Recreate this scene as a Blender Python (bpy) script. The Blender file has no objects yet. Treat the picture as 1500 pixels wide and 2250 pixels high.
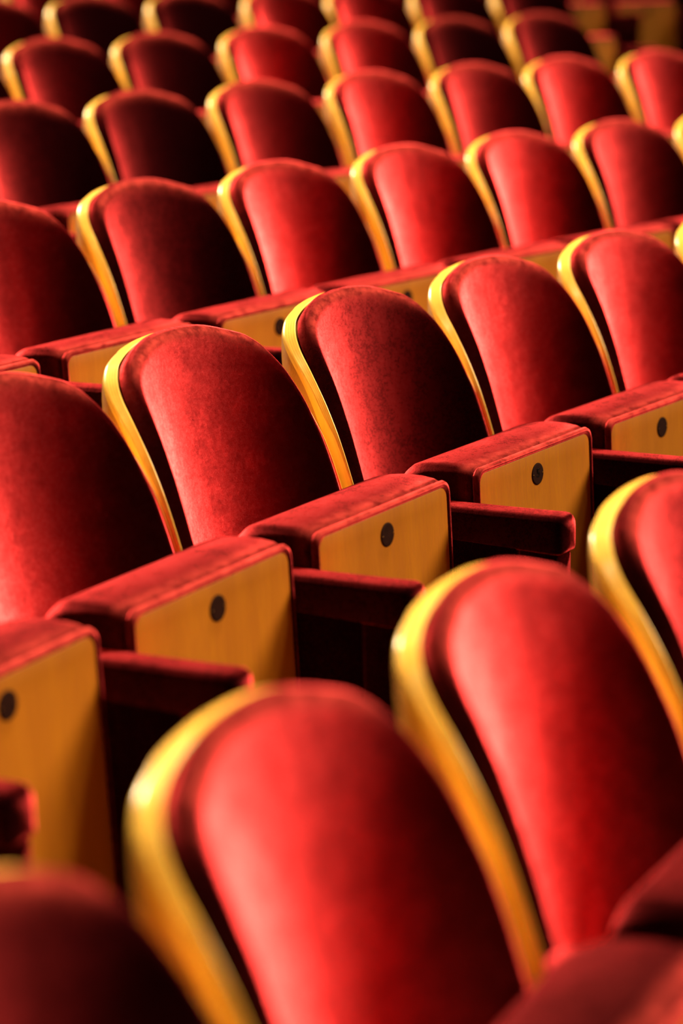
import bpy, bmesh, math, random
from mathutils import Vector, Matrix

# ------------------------------------------------------------------ camera
C = bpy.context.scene.collection
scene = bpy.context.scene
FLOOR = 1.0                     # floor of the sharp row lies this far below the datum used for the rows
F_PX, HEAD, PITCH, ROLL = 4763.05, 0.98718111, 0.254829, -0.02097332
CAM = Vector((-2.9898658, -2.48915899, 0.71610695 + FLOOR))
fw = Vector((math.sin(HEAD)*math.cos(PITCH), math.cos(HEAD)*math.cos(PITCH), -math.sin(PITCH)))
rt = Vector((math.cos(HEAD), -math.sin(HEAD), 0)); up = rt.cross(fw)
rt2 = math.cos(ROLL)*rt + math.sin(ROLL)*up
up2 = -math.sin(ROLL)*rt + math.cos(ROLL)*up
cd = bpy.data.cameras.new('camera'); cam = bpy.data.objects.new('camera', cd); C.objects.link(cam)
cam.matrix_world = Matrix(((rt2.x, up2.x, -fw.x, CAM.x), (rt2.y, up2.y, -fw.y, CAM.y), (rt2.z, up2.z, -fw.z, CAM.z), (0, 0, 0, 1)))
cd.sensor_fit = 'VERTICAL'; cd.sensor_height = 36; cd.sensor_width = 24
cd.lens = F_PX/2250*36
cd.dof.use_dof = True; cd.dof.focus_distance = 4.34; cd.dof.aperture_fstop = 1.55
cd.clip_start = .05
scene.camera = cam

# ------------------------------------------------------------------ light
vs = scene.view_settings
vs.view_transform = 'Standard'; vs.look = 'None'; vs.gamma = 1; vs.use_curve_mapping = False
vs.exposure = 0.0
w = bpy.data.worlds.new('hall_dark'); scene.world = w; w.use_nodes = True
w.node_tree.nodes['Background'].inputs[0].default_value = (.05, .02, .012, 1)
w.node_tree.nodes['Background'].inputs[1].default_value = 0.15

SPREAD_GAIN = .10      # a narrow beam puts its power on a smaller patch
def lamp(direction, E, size, col=(1, .76, .46), dist=20.0, at=(.6, .2, 1.0), spread=180):
    """an unseen lamp, far from the stalls, E = how strongly it lights the seats"""
    d = Vector(direction).normalized(); loc = Vector(at)+d*dist
    l = bpy.data.lights.new('unseen_light', 'AREA'); l.shape = 'DISK'; l.size = size
    l.energy = E*math.pi*dist*dist*(1 if spread == 180 else SPREAD_GAIN); l.color = col; l.spread = math.radians(spread)
    o = bpy.data.objects.new('unseen_light', l); C.objects.link(o); o.location = loc
    o.rotation_euler = (-d).to_track_quat('-Z', 'Y').to_euler()
    return o
lamp((.40, .0, .90), 13.0, 4.0, spread=58)       # main light over the stalls, a little to the right
lamp((.52, -.66, .52), 3.6, 7.0, spread=58)      # from the stage side
lamp((.20, .85, .50), 5.5, 3.0)       # low back light, added to brighten pad tops and rims
lamp((-.42, .0, .85), .22, 2.2, (1, .80, .52))

# ------------------------------------------------------------------ layout of the curved rows
P = .55; KAP = .06002216; RAD0 = 1/KAP; C0 = .285
ROWS = {-1: (-.95186, -1.18594, -.08253), 0: (0, 0, 0), 1: (1.19086, 1.11102, .12543), 2: (2.44439, 2.21199, .26211),
        3: (3.19881, 3.32624, .39184), 4: (4.5, 4.44, .52), 5: (5.3, 5.55, .65)}
def place(r, i, l, du=0.0):
    u, d, h = ROWS[r]; R = RAD0+d; a = (u+du)/R+i*P/R
    return Vector((R*math.sin(a)+l[0]*math.cos(a)+l[1]*math.sin(a),
                   R*math.cos(a)-RAD0-l[0]*math.sin(a)+l[1]*math.cos(a), h+l[2]+FLOOR)), -a

# ------------------------------------------------------------------ node helpers
class NT:
    def __init__(s, name):
        s.m = bpy.data.materials.new(name); s.m.use_nodes = True; s.t = s.m.node_tree; s.t.nodes.clear()
        s.out = s.n('ShaderNodeOutputMaterial')
    def n(s, typ, **kw):
        nd = s.t.nodes.new(typ)
        for k, v in kw.items():
            if k.startswith('i_'):
                nd.inputs[k[2:].replace('_', ' ')].default_value = v
            else: setattr(nd, k, v)
        return nd
    def l(s, a, b): s.t.links.new(a, b)
    def noise(s, vec, scale, detail=3, rough=.55, dist=0):
        nd = s.n('ShaderNodeTexNoise'); nd.inputs['Scale'].default_value = scale; nd.inputs['Detail'].default_value = detail
        nd.inputs['Roughness'].default_value = rough; nd.inputs['Distortion'].default_value = dist
        s.l(vec, nd.inputs['Vector']); return nd.outputs['Fac']
    def rng(s, v, a, b, c, d):
        nd = s.n('ShaderNodeMapRange'); s.l(v, nd.inputs[0])
        for k, x in zip((1, 2, 3, 4), (a, b, c, d)): nd.inputs[k].default_value = x
        return nd.outputs[0]
    def math(s, op, a, b):
        nd = s.n('ShaderNodeMath', operation=op)
        for k, x in enumerate((a, b)):
            if hasattr(x, 'links'): s.l(x, nd.inputs[k])
            else: nd.inputs[k].default_value = x
        return nd.outputs[0]
    def mix(s, f, a, b):
        nd = s.n('ShaderNodeMix', data_type='RGBA')
        for k, x in ((0, f), (6, a), (7, b)):
            if hasattr(x, 'links'): s.l(x, nd.inputs[k])
            else: nd.inputs[k].default_value = x
        return nd.outputs[2]
    def coords(s, scale=(1, 1, 1)):
        tc = s.n('ShaderNodeTexCoord'); oi = s.n('ShaderNodeObjectInfo')
        mp = s.n('ShaderNodeMapping'); mp.inputs['Scale'].default_value = scale
        ad = s.n('ShaderNodeVectorMath', operation='ADD'); s.l(tc.outputs['Object'], ad.inputs[0])
        mu = s.n('ShaderNodeVectorMath', operation='SCALE'); mu.inputs[0].default_value = (13, 7, 5); s.l(oi.outputs['Random'], mu.inputs['Scale'])
        s.l(mu.outputs[0], ad.inputs[1]); s.l(ad.outputs[0], mp.inputs['Vector']); return mp.outputs[0]

def velvet(name, deep=(.0045, .0004, .0008, 1), sheen=(1, .076, .092, 1), amt=1.8):
    t = NT(name); co = t.coords(); st = t.coords((9, 9, 1.6))
    nap_shade = t.n('ShaderNodeAttribute', attribute_type='OBJECT', attribute_name='nap_shade').outputs['Fac']
    big = t.noise(st, 1.3, 3, .6); med = t.noise(co, 26, 4, .6); fine = t.noise(co, 420, 3, .7)
    # brushed pile: broad streaks, smaller patches, single tufts
    f = t.math('MULTIPLY', t.rng(big, .3, .7, .72, 1.15), t.rng(med, .3, .7, .74, 1.22))
    f = t.math('MULTIPLY', f, t.math('MULTIPLY', t.rng(fine, .3, .7, .5, 1.5), t.rng(t.noise(co, 120, 3, .6), .32, .68, .72, 1.28)))
    f = t.math('MULTIPLY', f, nap_shade)
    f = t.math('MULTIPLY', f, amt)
    base = t.mix(t.rng(fine, .35, .65, 0, 1), deep, (deep[0]*1.7, deep[1]*1.7, deep[2]*1.7, 1))
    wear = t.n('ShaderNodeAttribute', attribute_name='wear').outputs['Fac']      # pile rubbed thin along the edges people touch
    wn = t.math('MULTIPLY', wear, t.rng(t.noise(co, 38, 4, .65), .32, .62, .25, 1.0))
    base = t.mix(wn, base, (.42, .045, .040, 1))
    p = t.n('ShaderNodeBsdfPrincipled'); t.l(base, p.inputs['Base Color'])
    p.inputs['Roughness'].default_value = .85; p.inputs['Specular IOR Level'].default_value = .0
    bp = t.n('ShaderNodeBump'); bp.inputs['Strength'].default_value = .35; bp.inputs['Distance'].default_value = .0015
    t.l(t.math('ADD', t.math('MULTIPLY', fine, .5), med), bp.inputs['Height']); t.l(bp.outputs[0], p.inputs['Normal'])
    sh = t.n('ShaderNodeBsdfSheen', distribution='ASHIKHMIN'); sh.inputs['Roughness'].default_value = .45
    t.l(bp.outputs[0], sh.inputs['Normal'])
    k = t.n('ShaderNodeVectorMath', operation='SCALE'); k.inputs[0].default_value = sheen[:3]; t.l(f, k.inputs['Scale'])
    t.l(k.outputs[0], sh.inputs['Color'])
    ad = t.n('ShaderNodeAddShader'); t.l(p.outputs[0], ad.inputs[0]); t.l(sh.outputs[0], ad.inputs[1])
    t.l(ad.outputs[0], t.out.inputs['Surface'])
    return t.m

def wood(name, ca, cb, grain=(60, 60, 2.2), rough=.38, layered=False, coat=.3):
    t = NT(name); co = t.coords(grain)
    g = t.noise(co, 4.0, 5, .65, .3); g2 = t.noise(t.coords((grain[0]*.1, grain[1]*.1, grain[2]*.4)), 3, 3, .5)
    c = t.mix(t.rng(g, .3, .72, 0, 1), ca, cb)
    c = t.mix(t.rng(g2, .35, .7, 0, .55), c, (cb[0]*.85, cb[1]*.8, cb[2]*.8, 1))
    if layered:                                     # plies of the bent shell show as thin lines along its edge
        at = t.n('ShaderNodeAttribute', attribute_name='ply').outputs['Fac']
        wv = t.math('SINE', t.math('MULTIPLY', at, 2*math.pi*5), 0)
        wob = t.noise(t.coords((4, 4, 4)), 9, 3)
        wv = t.math('ADD', wv, t.rng(wob, .3, .7, -.5, .5))
        c = t.mix(t.rng(wv, .35, 1.0, 0, .55), c, (cb[0]*.62, cb[1]*.5, cb[2]*.5, 1))
    p = t.n('ShaderNodeBsdfPrincipled'); t.l(c, p.inputs['Base Color'])
    t.l(t.rng(g, .3, .7, rough*.9, rough*1.2), p.inputs['Roughness'])
    p.inputs['Coat Weight'].default_value = coat; p.inputs['Coat Roughness'].default_value = .22
    bp = t.n('ShaderNodeBump'); bp.inputs['Strength'].default_value = .12; bp.inputs['Distance'].default_value = .0006
    t.l(g, bp.inputs['Height']); t.l(bp.outputs[0], p.inputs['Normal'])
    t.l(p.outputs[0], t.out.inputs['Surface']); return t.m

def plain(name, col, rough=.5, metal=0.0, nscale=30, var=.3):
    t = NT(name); n_ = t.noise(t.coords(), nscale, 4)
    c = t.mix(t.rng(n_, .3, .7, 0, 1), (col[0]*(1-var), col[1]*(1-var), col[2]*(1-var), 1), (*col, 1))
    p = t.n('ShaderNodeBsdfPrincipled'); t.l(c, p.inputs['Base Color']); p.inputs['Roughness'].default_value = rough
    p.inputs['Metallic'].default_value = metal; p.inputs['Specular IOR Level'].default_value = .5 if rough < .7 else .08; t.l(p.outputs[0], t.out.inputs['Surface']); return t.m

M_VEL = velvet('red_velvet')
M_EDGE = wood('bent_plywood_edge', (.93, .61, .105, 1), (.86, .50, .060, 1), (14, 14, 3), .30, True, .6)
M_SHELL = wood('shell_veneer', (.50, .235, .016, 1), (.40, .165, .010, 1), (60, 60, 2.2), .55, False, .08)
M_PANEL = wood('seat_veneer', (.66, .25, .010, 1), (.54, .175, .007, 1), (70, 70, 1.5), .46, False, .15)
M_PLATE = plain('dark_plate', (.030, .009, .007), .72, 0, 60)
M_NUM = plain('numeral_black', (.006, .004, .004), .4)
M_BRASS = plain('brass', (.75, .42, .12), .3, 1.0)
M_IRON = plain('black_iron', (.02, .018, .018), .5, .8)
M_FLOOR = plain('dark_carpet', (.030, .006, .006), .95, 0, 300, .5)
M_RISER = plain('dark_riser', (.020, .008, .005), .8, 0, 40)
M_WALL = plain('dark_wall', (.05, .010, .008), .8, 0, 6)

# ------------------------------------------------------------------ mesh helpers
def link(name, me, mats, parent=None, smooth=True):
    for m in mats: me.materials.append(m)
    if smooth:
        for p in me.polygons: p.use_smooth = True
    o = bpy.data.objects.new(name, me); C.objects.link(o); o.parent = parent
    return o
def obj(name, bm, mats, parent=None, smooth=True, fix=True):
    if fix: bmesh.ops.recalc_face_normals(bm, faces=bm.faces)
    me = bpy.data.meshes.new(name); bm.to_mesh(me); bm.free()
    return link(name, me, mats if isinstance(mats, list) else [mats], parent, smooth)
def lerp(tab, x):
    if x <= tab[0][0]: return tab[0][1]
    for (a, b), (c, d) in zip(tab, tab[1:]):
        if x <= c: return b+(d-b)*(x-a)/(c-a)
    return tab[-1][1]
def smooth_tab(tab, x):     # Catmull-Rom through a table of (x, y)
    n = len(tab)
    if x <= tab[0][0]: return tab[0][1]
    if x >= tab[-1][0]: return tab[-1][1]
    for k in range(n-1):
        if x <= tab[k+1][0]: break
    x0, y0 = tab[k]; x1, y1 = tab[k+1]; h = x1-x0; s = (x-x0)/h
    m0 = (y1-tab[k-1][1])/(x1-tab[k-1][0]) if k > 0 else (y1-y0)/h
    m1 = (tab[k+2][1]-y0)/(tab[k+2][0]-x0) if k+2 < n else (y1-y0)/h
    return ((2*s**3-3*s**2+1)*y0+(s**3-2*s**2+s)*h*m0+(-2*s**3+3*s**2)*y1+(s**3-s**2)*h*m1)

def rbox(bm, x0, x1, y0, y1, z0, z1, r, seg=4, mat=0):
    """a box with rounded edges of radius r"""
    b2 = bmesh.new()
    bmesh.ops.create_cube(b2, size=1)
    for v in b2.verts:
        v.co = Vector(((x0+x1)/2+v.co.x*(x1-x0), (y0+y1)/2+v.co.y*(y1-y0), (z0+z1)/2+v.co.z*(z1-z0)))
    if r > 0: bmesh.ops.bevel(b2, geom=list(b2.edges), offset=r, segments=seg, profile=.5, affect='EDGES')
    vm = [bm.verts.new(v.co) for v in b2.verts]; b2.verts.index_update()
    for f in b2.faces:
        nf = bm.faces.new([vm[v.index] for v in f.verts]); nf.material_index = mat
    b2.free()

# ------------------------------------------------------------------ the bent back: one surface, used by shell and cushion
KT = [(-.62, .34), (-.33, .284), (-.20, .244), (-.118, .19), (-.07, .134), (-.03, .092), (.02, .05)]
def S(w_, z):
    """y of the front face of the bent shell at half-width w_ and height z"""
    k = smooth_tab(KT, z); q = min(abs(w_)/.30, .985)
    return .055+.20*z-k*(1-math.sqrt(1-q*q))
def SN(w_, z):
    e = 1e-3
    n = Vector((-(S(w_+e, z)-S(w_-e, z))/(2*e), 1, -(S(w_, z+e)-S(w_, z-e))/(2*e))); n.normalize()
    return -n                                       # points to the front
OUT = [(0, .010), (.03, .0095), (.07, .006), (.11, -.001), (.145, -.010), (.18, -.0235), (.195, -.0335), (.213, -.050),
       (.2265, -.070), (.2375, -.094), (.2455, -.119), (.2535, -.160), (.258, -.200), (.2615, -.240), (.264, -.330), (.264, -.45), (.262, -.60)]
def outline(nn=96):
    # densify by arc length with Catmull-Rom on both coordinates
    d = [0]
    for a, b in zip(OUT, OUT[1:]): d.append(d[-1]+math.dist(a, b))
    tw = [(s, o[0]) for s, o in zip(d, OUT)]; tz = [(s, o[1]) for s, o in zip(d, OUT)]
    half = [(smooth_tab(tw, d[-1]*(k/nn)**1.0), smooth_tab(tz, d[-1]*k/nn)) for k in range(nn+1)]
    left = [(-a, b) for a, b in reversed(half)][:-1]
    bot = [(.262-.524*k/24, -.60) for k in range(1, 24)]
    return left+half+bot                            # closed loop, left bottom -> top -> right bottom -> back
CEN = (0.0, -.30)
def ring(loop, s, off=0.0, lift=None):
    out = []
    for (a, b) in loop:
        ww = CEN[0]+(a-CEN[0])*s; zz = CEN[1]+(b-CEN[1])*s
        o = off if lift is None else off+lift(ww, zz)
        p = Vector((ww, S(ww, zz), zz)) + SN(ww, zz)*o
        out.append(p)
    return out
def skin(bm, rings, cap=None, mats=None, lay=None, vals=None, wear=None):
    wl_ = bm.verts.layers.float.new('wear') if wear else None
    vr = []
    for k, r in enumerate(rings):
        vs_ = [bm.verts.new((p.x, p.y, p.z+FLOOR)) for p in r]
        if lay is not None:
            for v in vs_: v[lay] = vals[k]
        if wear:
            for v, p in zip(vs_, r): v[wl_] = wear(k, p)
        vr.append(vs_)
    n = len(vr[0])
    for k in range(len(vr)-1):
        for j in range(n):
            f = bm.faces.new((vr[k][j], vr[k][(j+1) % n], vr[k+1][(j+1) % n], vr[k+1][j]))
            if mats: f.material_index = mats[k]
    if cap is not None:
        for idx, p in cap:
            c = bm.verts.new((p.x, p.y, p.z+FLOOR))
            for j in range(n):
                f = bm.faces.new((vr[idx][j], vr[idx][(j+1) % n], c))
                if mats: f.material_index = mats[min(idx if idx >= 0 else len(mats)-1, len(mats)-1)]
    return vr

WZ = sorted([(z, w_) for w_, z in OUT[3:]])
def g_(q):
    q = min(q, 1)*.985; return (1-(1-q**5)**.2)/.408
def SH(w_, z):
    """front face of the plywood: nearly flat in the middle, its wings turned sharply forward"""
    we = max(smooth_tab(WZ, z), .14) if z < -.002 else .14
    k = smooth_tab(KT, z); e = k*(1-math.sqrt(1-min(we/.30, .985)**2))
    return .055+.20*z-e*g_(min(abs(w_)/we, 1))
def shell_ring(loop, s, tf, extra=0.0):
    out = []
    for a, b in loop:
        ww = a*s; zz = CEN[1]+(b-CEN[1])*s
        low = min(1, max(0, -(b+.05)/.09))
        t = tf*(.0275-.0085*low) + extra*low           # the edge thins downwards, the back bulges behind it
        q = min(1, abs(ww)/.262); dx = math.copysign((.5+.25*min(1, max(0, -(zz+.06)/.08)))*q*q, ww); dl = math.hypot(dx, .87)
        p = Vector((ww+dx/dl*t, SH(ww, zz)+.87/dl*t, zz-.2*t))
        p.x = max(-.2685, min(.2685, p.x)); out.append(p)
    return out
def shell_mesh():
    bm = bmesh.new(); lay = bm.verts.layers.float.new('ply')
    L = outline()
    rings, mats, vals = [], [], []
    def add(s_, t_, v_, m_, e_=0.0): rings.append(shell_ring(L, s_, t_, e_)); vals.append(v_); mats.append(m_)
    for s_ in (.12, .4, .7, .9, .97): add(s_, 0, 0, 0)
    rr = .003; q = .11
    for k in range(5):
        a = math.pi/2*k/4; add(1-(rr*(1-math.sin(a)))/.3, q*(1-math.cos(a)), .1*k/4, 1)
    for k in range(1, 8): add(1, q+(1-2*q)*k/8, .1+.8*k/8, 1)
    for k in range(5):
        a = math.pi/2*k/4; add(1-(rr*(1-math.cos(a)))/.3, 1-q*(1-math.sin(a)), .9+.1*k/4, 1)
    mats[-1] = 0
    for s_, e_ in ((.989, .002), (.987, .007), (.984, .012), (.979, .016), (.971, .019), (.96, .020), (.94, .021), (.90, .020), (.86, .018), (.8, .015), (.7, .010), (.55, .005), (.4, 0), (.12, 0)):
        add(s_, 1, 1, 0, e_)
    c1 = Vector((0, SH(0, -.30), -.30)); c2 = Vector((0, SH(0, -.30)+.019, -.304))
    skin(bm, rings, [(0, c1), (-1, c2)], mats, lay, vals)
    for e in bm.edges:
        if len(e.link_faces) == 2 and e.link_faces[0].material_index != e.link_faces[1].material_index: e.smooth = False
    return bm

KC = [(-.62, .34), (-.33, .29), (-.20, .258), (-.118, .218), (-.07, .18), (.02, .14)]
def pad_t(w_, z):
    """thickness of the pad: thin along the middle, thick towards the upper corners, so that its own face stays hollow"""
    q = min(abs(w_)/.30, .985); d = smooth_tab(KC, z)-smooth_tab(KT, z)
    return .0235+max(0, d)*(1-math.sqrt(1-q*q))
def cushion_mesh():
    bm = bmesh.new(); L = outline(140)
    def sst(x): x = max(0, min(1, x)); return x*x*(3-2*x)
    def lay(f):
        """f(roll, t_total) -> inset, height"""
        out = []
        for a, b in L:
            top = sst((b+.16)/.13)
            roll = .0065+.021*top
            d, t = f(roll, top)
            bb = b+.006*sst((.17-abs(a))/.10)*min(1, t/.012)
            s_ = 1-d/.30
            ww = a*s_; zz = CEN[1]+(bb-CEN[1])*s_
            T = pad_t(ww, zz)
            tt = t if t < 0 else (min(T, .0235) - roll*.8)*t if t <= 1 else T-roll*.8*(1-math.sin((t-1)*math.pi/2))
            if t > 1: tt = (min(T, .0235) - roll*.8)*(2-t)+(T)*(t-1) if False else (T-roll*.8*(1-math.sin((t-1)*math.pi/2)))
            out.append(Vector((ww, S(ww, zz), zz))+SN(ww, zz)*max(tt, .0004))
        return out
    rings = []
    for t in (0, .25, .5, .75): rings.append(lay(lambda r, top, t=t: (.0032-.001*t, t)))
    for k in range(0, 9):
        th = k/8; rings.append(lay(lambda r, top, th=th: (.0022+r*(1-math.cos(th*math.pi/2)), 1.0001+th*.9999)))
    base = rings[-1]
    for s in (.955, .92, .88, .84, .79, .73, .66, .58, .49, .40, .30, .20, .10):
        def g(r, top, s=s):
            d0 = .0022+r; return d0+(.30-d0)*(1-s), 2.0
        rings.append(lay(g))
    c = Vector((0, S(0, -.30), -.30))+SN(0, -.30)*pad_t(0, -.30)
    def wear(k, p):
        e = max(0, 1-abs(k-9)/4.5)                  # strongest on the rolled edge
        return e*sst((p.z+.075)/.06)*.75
    skin(bm, rings, [(-1, c)], wear=wear)
    return bm

# ------------------------------------------------------------------ folded seat
PX0, PX1 = -.226, .221           # veneered underside
def squircle_loop(x0, x1, z0, z1, r_top, r_bot, n=8):
    pts = []
    for cx, cz, r, a0 in ((x1-r_top, z1-r_top, r_top, 0), (x0+r_top, z1-r_top, r_top, 90), (x0+r_bot, z0+r_bot, r_bot, 180), (x1-r_bot, z0+r_bot, r_bot, 270)):
        for k in range(n+1):
            a = math.radians(a0+90*k/n); pts.append((cx+r*math.cos(a), cz+r*math.sin(a)))
    return pts
YF = -.430
def ytilt(y, z): return y-.045*(-(z+.29))           # lower end swings a little forward
def pan_cushion_mesh():
    """thick velvet pad; its upper end is the front edge of the seat when folded down"""
    bm = bmesh.new()
    rings = []
    # (y, top z, side half-width grow, bottom z)
    prof = [(-.424, -.292, -.010), (-.432, -.289, -.004), (-.4345, -.2835, .002), (-.432, -.279, .006), (-.426, -.2775, .008), (-.4205, -.2795, .0075),
            (-.4175, -.2870, .0005), (-.4140, -.2790, .0085), (-.405, -.276, .010), (-.38, -.272, .012), (-.345, -.270, .013), (-.310, -.272, .013),
            (-.285, -.277, .012), (-.262, -.287, .010), (-.246, -.300, .007), (-.236, -.316, .001), (-.231, -.335, -.010), (-.230, -.36, -.03)]
    for y, zt, g in prof:
        rtop = .022+.03*max(0, (y+.30)/.07) if y > -.30 else .022
        g = g*.6 if g > 0 else g
        L = squircle_loop(PX0-.0025-g, PX1+.0025+g, -.735, zt, rtop, .03, 8)
        ring_ = []
        for x, z in L:
            # crown of the upper face: higher in the middle, and falling off at the rear corners
            t = max(0, min(1, (z+.33)/.05)); zz = z+.004*t*(1-(x/.235)**2)
            if y > -.40: zz -= t*.020*((abs(x)/.235)**4)*((y+.40)/.17)
            ring_.append(Vector((x, ytilt(y, zz), zz)))
        rings.append(ring_)
    cf = Vector((0, ytilt(-.424, -.5), -.5)); cb = Vector((0, ytilt(-.222, -.5), -.5))
    def wear(k, p):
        t = max(0, min(1, (p.z+.31)/.025))
        return t*(.8 if k in (2, 3, 4) else .45 if k in (7, 8) else .04)
    skin(bm, rings, [(0, cf), (-1, cb)], wear=wear)
    return bm
def pan_panel_mesh():
    bm = bmesh.new(); rings = []
    for d, y in ((.0, -.422), (0, -.4285), (.0006, -.4297), (.002, -.4302), (.03, -.4302)):
        L = squircle_loop(PX0+d, PX1-d, -.728+d, -.289-d, .016, .02, 8)
        rings.append([Vector((x, ytilt(y, z), z)) for x, z in L])
    skin(bm, rings, [(0, Vector((0, ytilt(-.422, -.5), -.5))), (-1, Vector((0, ytilt(-.4302, -.5), -.5)))])
    return bm
PLX, PLZ = .0, -.334
def disc(bm, x, y, z, r, t, seg=40, tilt=.045):
    rings = []
    for rr_, yy in ((r, 0), (r, -t*.6), (r*.93, -t), (r*.85, -t), (r*.5, -t)):
        rings.append([Vector((x+rr_*math.cos(2*math.pi*k/seg), y+yy+tilt*rr_*math.sin(2*math.pi*k/seg), z+rr_*math.sin(2*math.pi*k/seg))) for k in range(seg)])
    skin(bm, rings, [(0, Vector((x, y, z))), (-1, Vector((x, y-t, z)))])

def make_seat():
    root = bpy.data.objects.new('theatre_seat', None); C.objects.link(root)
    obj('back_shell', shell_mesh(), [M_SHELL, M_EDGE], root)
    obj('back_cushion', cushion_mesh(), M_VEL, root)
    obj('seat_cushion', pan_cushion_mesh(), M_VEL, root)
    pn = obj('seat_base', pan_panel_mesh(), M_PANEL, root)
    y = ytilt(-.4302, PLZ)
    bm = bmesh.new(); disc(bm, PLX, y, PLZ, .0226, .0022)
    pl = obj('number_plate', bm, M_PLATE, pn)
    for sx in (-1, 1):
        bm = bmesh.new(); disc(bm, PLX+sx*.0175, y-.0022, PLZ, .0016, .0008, 12)
        obj('screw', bm, M_BRASS, pn)
    # hinge arms that carry the folding seat on the armrest standards, and the steel frame under the back
    for s in (-1, 1):
        bm = bmesh.new(); rbox(bm, s*.205 if s > 0 else -.2425, .2425 if s > 0 else s*.205, -.40, -.25, FLOOR-.70, FLOOR-.66, .006, 2)
        obj('pivot_bracket', bm, M_IRON, root)
    for s in (-1, 1):
        bm = bmesh.new(); x = s*.19
        rbox(bm, x-.015, x+.015, -.075, -.045, 0, FLOOR-.60+.02, .004, 2)
        rbox(bm, x-.04, x+.04, -.10, -.02, 0, .008, .002, 1)
        obj('leg', bm, M_IRON, root)
    return root

# ------------------------------------------------------------------ armrest standing between two seats
def make_armrest():
    root = bpy.data.objects.new('armrest', None); C.objects.link(root)
    # pad: rounded bar, front end soft
    bm = bmesh.new(); rings = []
    def sec(y, hw, zt, zb, r):
        L = squircle_loop(-hw, hw, zb, zt, min(r, hw*.95), min(.005, hw*.95), 6)
        return [Vector((x, y, z)) for x, z in L]
    F = -.668
    for dy, g in ((0, .020), (.0015, .0130), (.005, .0070), (.010, .0030), (.016, .0008), (.024, 0)):
        rings.append(sec(F+dy, .031-g, -.332-g, -.408+g*.75, .015))
    for y in (-.60, -.5, -.4, -.3, -.2): rings.append(sec(y, .031, -.332-.035*(y+.66), -.408, .015))
    skin(bm, rings, [(0, Vector((0, F-.0005, -.37))), (-1, Vector((0, -.2, -.37)))])
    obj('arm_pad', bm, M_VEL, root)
    bm = bmesh.new(); rbox(bm, -.0306, .0306, -.566, -.245, .0, FLOOR-.400, .003, 3)
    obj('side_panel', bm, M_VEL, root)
    bm = bmesh.new(); rbox(bm, -.0300, .0300, -.652, -.568, .0, FLOOR-.404, .006, 4)
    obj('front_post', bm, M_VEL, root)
    bm = bmesh.new(); rbox(bm, -.05, .05, -.66, -.24, 0, .012, .003, 2)
    obj('foot', bm, M_IRON, root)
    return root

def copy_tree(o, parent=None):
    c = o.copy(); C.objects.link(c); c.parent = parent
    for ch in list(o.children): copy_tree(ch, c)
    return c

# ------------------------------------------------------------------ structure
def arc_floor():
    bm = bmesh.new(); n = 120
    a0, a1 = -.45, .75
    edges = [(-6.0, -.16)]
    for r in range(-1, 6): edges.append((ROWS[r][1]-.74, None))
    lev = {-1: -.0825}
    prof = []                                       # (radial depth, z) stair profile
    prof.append((-6.0, -.0825)); 
    zz = -.0825
    for r in range(0, 7):
        d, h = (ROWS[r][1], ROWS[r][2]) if r in ROWS else (6.66, .78)
        prof.append((d-.74, zz)); prof.append((d-.74, h)); zz = h
    prof.append((12.0, zz))
    cols = []
    for k in range(n+1):
        a = a0+(a1-a0)*k/n
        cols.append([bm.verts.new(((RAD0+d)*math.sin(a), (RAD0+d)*math.cos(a)-RAD0, z)) for d, z in prof])
        cols[-1] += [bm.verts.new(((RAD0+d)*math.sin(a), (RAD0+d)*math.cos(a)-RAD0, -.4)) for d in (12.0, -6.0)]
    m = len(cols[0])
    for a, b in zip(cols, cols[1:]):
        for j in range(m):
            f = bm.faces.new((a[j], b[j], b[(j+1) % m], a[(j+1) % m]))
            f.material_index = 1 if (j % 2 == 1 and j < m-3) else 0
    bm.faces.new(cols[0]); bm.faces.new(list(reversed(cols[-1])))
    return bm
fl = obj('floor', arc_floor(), [M_FLOOR, M_RISER], None, False); fl['kind'] = 'structure'
bm = bmesh.new(); cols = []
for k in range(81):
    a = -.45+1.2*k/80; R1, R2 = RAD0+12.0, RAD0+12.2
    cols.append([bm.verts.new((R*math.sin(a), R*math.cos(a)-RAD0, z)) for R, z in ((R1, -.4), (R1, 5), (R2, 5), (R2, -.4))])
for a, b in zip(cols, cols[1:]):
    for j in range(4): bm.faces.new((a[j], b[j], b[(j+1) % 4], a[(j+1) % 4]))
bm.faces.new(cols[0]); bm.faces.new(list(reversed(cols[-1])))
wl = obj('wall_back', bm, M_WALL, None, False); wl['kind'] = 'structure'

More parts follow.
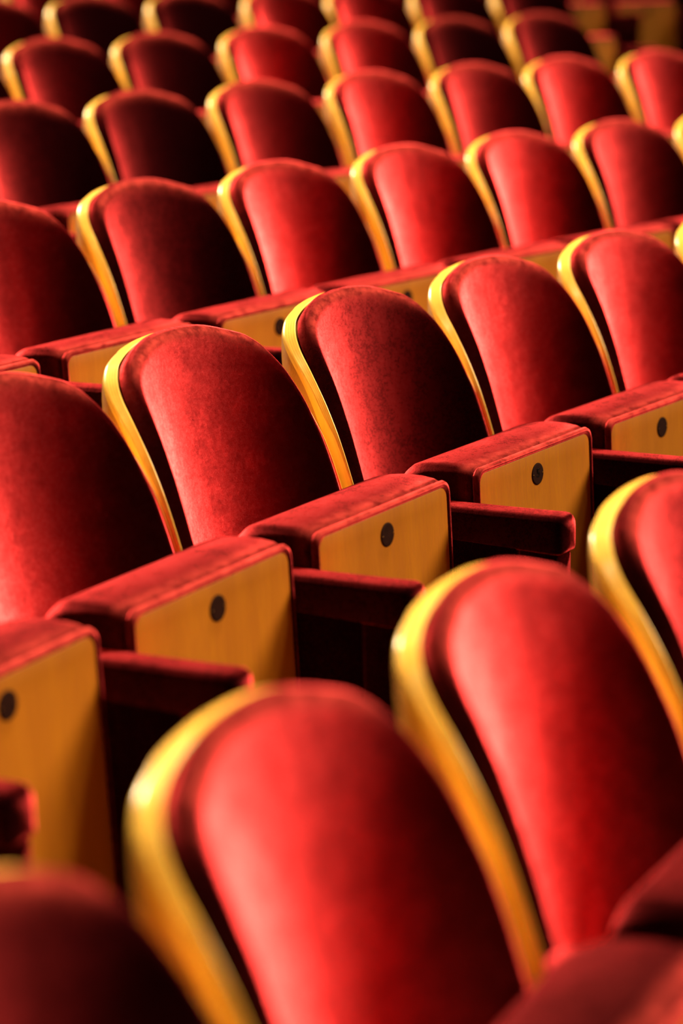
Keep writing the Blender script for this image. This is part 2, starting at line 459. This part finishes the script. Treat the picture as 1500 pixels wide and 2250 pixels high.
# ------------------------------------------------------------------ seats and armrests
DU = {(0, 0): -0.009, (0, 1): 0.006, (0, 2): -0.008, (0, 3): -0.019, (0, 4): -0.028, (1, 0): 0.01, (1, 1): 0.005, (1, 2): 0.024, (1, 3): 0.01, (1, 4): 0.003, (1, 5): 0.005, (2, 0): -0.016, (2, 1): -0.006, (2, 2): 0.023, (2, 3): 0.028, (2, 4): 0.001, (2, 5): 0.01, (3, 0): -0.006, (3, 1): -0.023, (3, 2): -0.008, (3, 3): 0.016, (3, 4): 0.017, (3, 5): 0.019, (-1, -1): 0.003, (-1, 0): 0.02, (-1, 1): 0.034, (4, 0): 0.001, (4, 1): 0.012, (4, 2): 0.033}
NAP = {(0,-2): .9, (0,-1): 1.0, (0,0): 1.1, (0,1): .62, (0,2): 1.0, (0,3): 1.0, (0,4): .9,
       (1,-1): 1.0, (1,0): .50, (1,1): 1.25, (1,2): 1.3, (1,3): 1.3, (1,4): .7, (1,5): .6,
       (2,-1): .35, (2,0): .20, (2,1): .75, (2,2): 1.25, (2,3): .75, (2,4): 1.15, (2,5): 1.0,
       (3,0): .5, (3,1): .30, (3,2): 1.25, (3,3): 1.1, (3,4): .12, (3,5): .25,
       (-1,-2): .4, (-1,-1): 1.2, (-1,0): 1.2, (-1,1): .6, (4,0): .08, (4,1): .08, (4,2): 1.1, (4,3): 1.1, (4,4): .4, (4,5): .25, (5,6): .2, (5,7): .2}
RANGE = {-1: (-2, 1), 0: (-2, 4), 1: (-2, 5), 2: (-1, 5), 3: (-1, 5), 4: (-1, 5), 5: (0, 7)}
ROWNAME = {-1: 'nearest, most blurred row', 0: 'sharp row', 1: 'first row behind the sharp one', 2: 'second row behind the sharp one',
           3: 'third row behind the sharp one', 4: 'row cut by the top edge', 5: 'darkest, farthest row'}
ORD = ['first', 'second', 'third', 'fourth', 'fifth', 'sixth', 'seventh', 'eighth', 'ninth']
SEAT_LABEL = {
    (-1, -2): 'dark blurred red seat back cut off by the lower left corner',
    (-1, -1): 'large blurred red velvet seat with pale wood rim at bottom centre',
    (-1, 0): 'large blurred red velvet seat right of and behind the bottom centre one',
    (-1, 1): 'blurred red velvet seat cut by the right edge at mid height',
    (0, -2): 'folded wooden seat underside with half a plate at the left edge of the sharp row',
    (0, -1): 'red velvet seat whose back is cut by the left edge in the sharp row',
    (0, 0): 'bright red velvet seat with full round back, leftmost complete one in the sharp row',
    (0, 1): 'sharp crushed dark red velvet seat with a plate numbered 5',
    (0, 2): 'red velvet seat right of the one with the plate numbered 5',
    (0, 3): 'red velvet seat second to the right of the plate numbered 5',
    (0, 4): 'sliver of a seat back at the right edge of the sharp row'}
def numeral(seat, txt):
    pn = [c for c in seat.children if c.name.startswith('seat_base')][0]
    cu = bpy.data.curves.new('numeral', 'FONT'); cu.body = txt; cu.size = .027; cu.extrude = .0005; cu.offset = .0004
    cu.align_x = 'CENTER'; cu.align_y = 'CENTER'; cu.materials.append(M_NUM)
    tmp = bpy.data.objects.new('numeral_outline', cu); C.objects.link(tmp); bpy.context.view_layer.update()
    me = bpy.data.meshes.new_from_object(tmp); bpy.data.objects.remove(tmp); bpy.data.curves.remove(cu)
    o = bpy.data.objects.new('numeral', me); C.objects.link(o); o.parent = pn
    o.location = (PLX, ytilt(-.4302, PLZ)-.0024, FLOOR+PLZ+.001); o.rotation_euler = (math.pi/2+.045, 0, 0)
seat0 = make_seat(); arm0 = make_armrest()
first = True
for r, (i0, i1) in RANGE.items():
    for n_, i in enumerate(range(i0, i1+1)):
        s = seat0 if first else copy_tree(seat0)
        loc, rz = place(r, i, (C0, 0, -1.0), DU.get((r, i), 0)); s.location = loc; s.rotation_euler = (0, 0, rz)
        nap_shade = NAP.get((r, i), .7)
        for ch in s.children:
            if ch.name.startswith('back_cushion'): ch['nap_shade'] = nap_shade
            if ch.name.startswith('seat_cushion'): ch['nap_shade'] = .62 if r > -1 else .22  # front-row pads get less sheen, standing in for dimmer light there
        s['label'] = SEAT_LABEL.get((r, i), '%s velvet seat, %s from the left in the %s' % ('dark red' if nap_shade < .6 else 'red', ORD[n_], ROWNAME[r]))
        s['category'] = 'theatre seat'; s['group'] = 'seats of the %s' % ROWNAME[r]
        if (r, i) == (0, 1): five = s
        first = False
first = True
for r, (i0, i1) in RANGE.items():
    for n_, i in enumerate(range(i0-1, i1+1)):
        s = arm0 if first else copy_tree(arm0)
        du = [DU[k] for k in ((r, i), (r, i+1)) if k in DU]
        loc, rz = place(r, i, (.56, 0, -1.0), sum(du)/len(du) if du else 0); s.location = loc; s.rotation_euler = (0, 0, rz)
        for ch in s.children: ch['nap_shade'] = .6 if ch.name.startswith('arm_pad') else .3  # sheen lowered to put the shade of the armrest sides into the velvet
        s['label'] = 'red velvet armrest %s' % (('right of the %s seat in the %s' % (ORD[n_-1], ROWNAME[r])) if n_ else 'left of the leftmost seat in the %s' % ROWNAME[r])
        s['category'] = 'armrest'; s['group'] = 'armrests of the %s' % ROWNAME[r]
        first = False

numeral(five, '5')
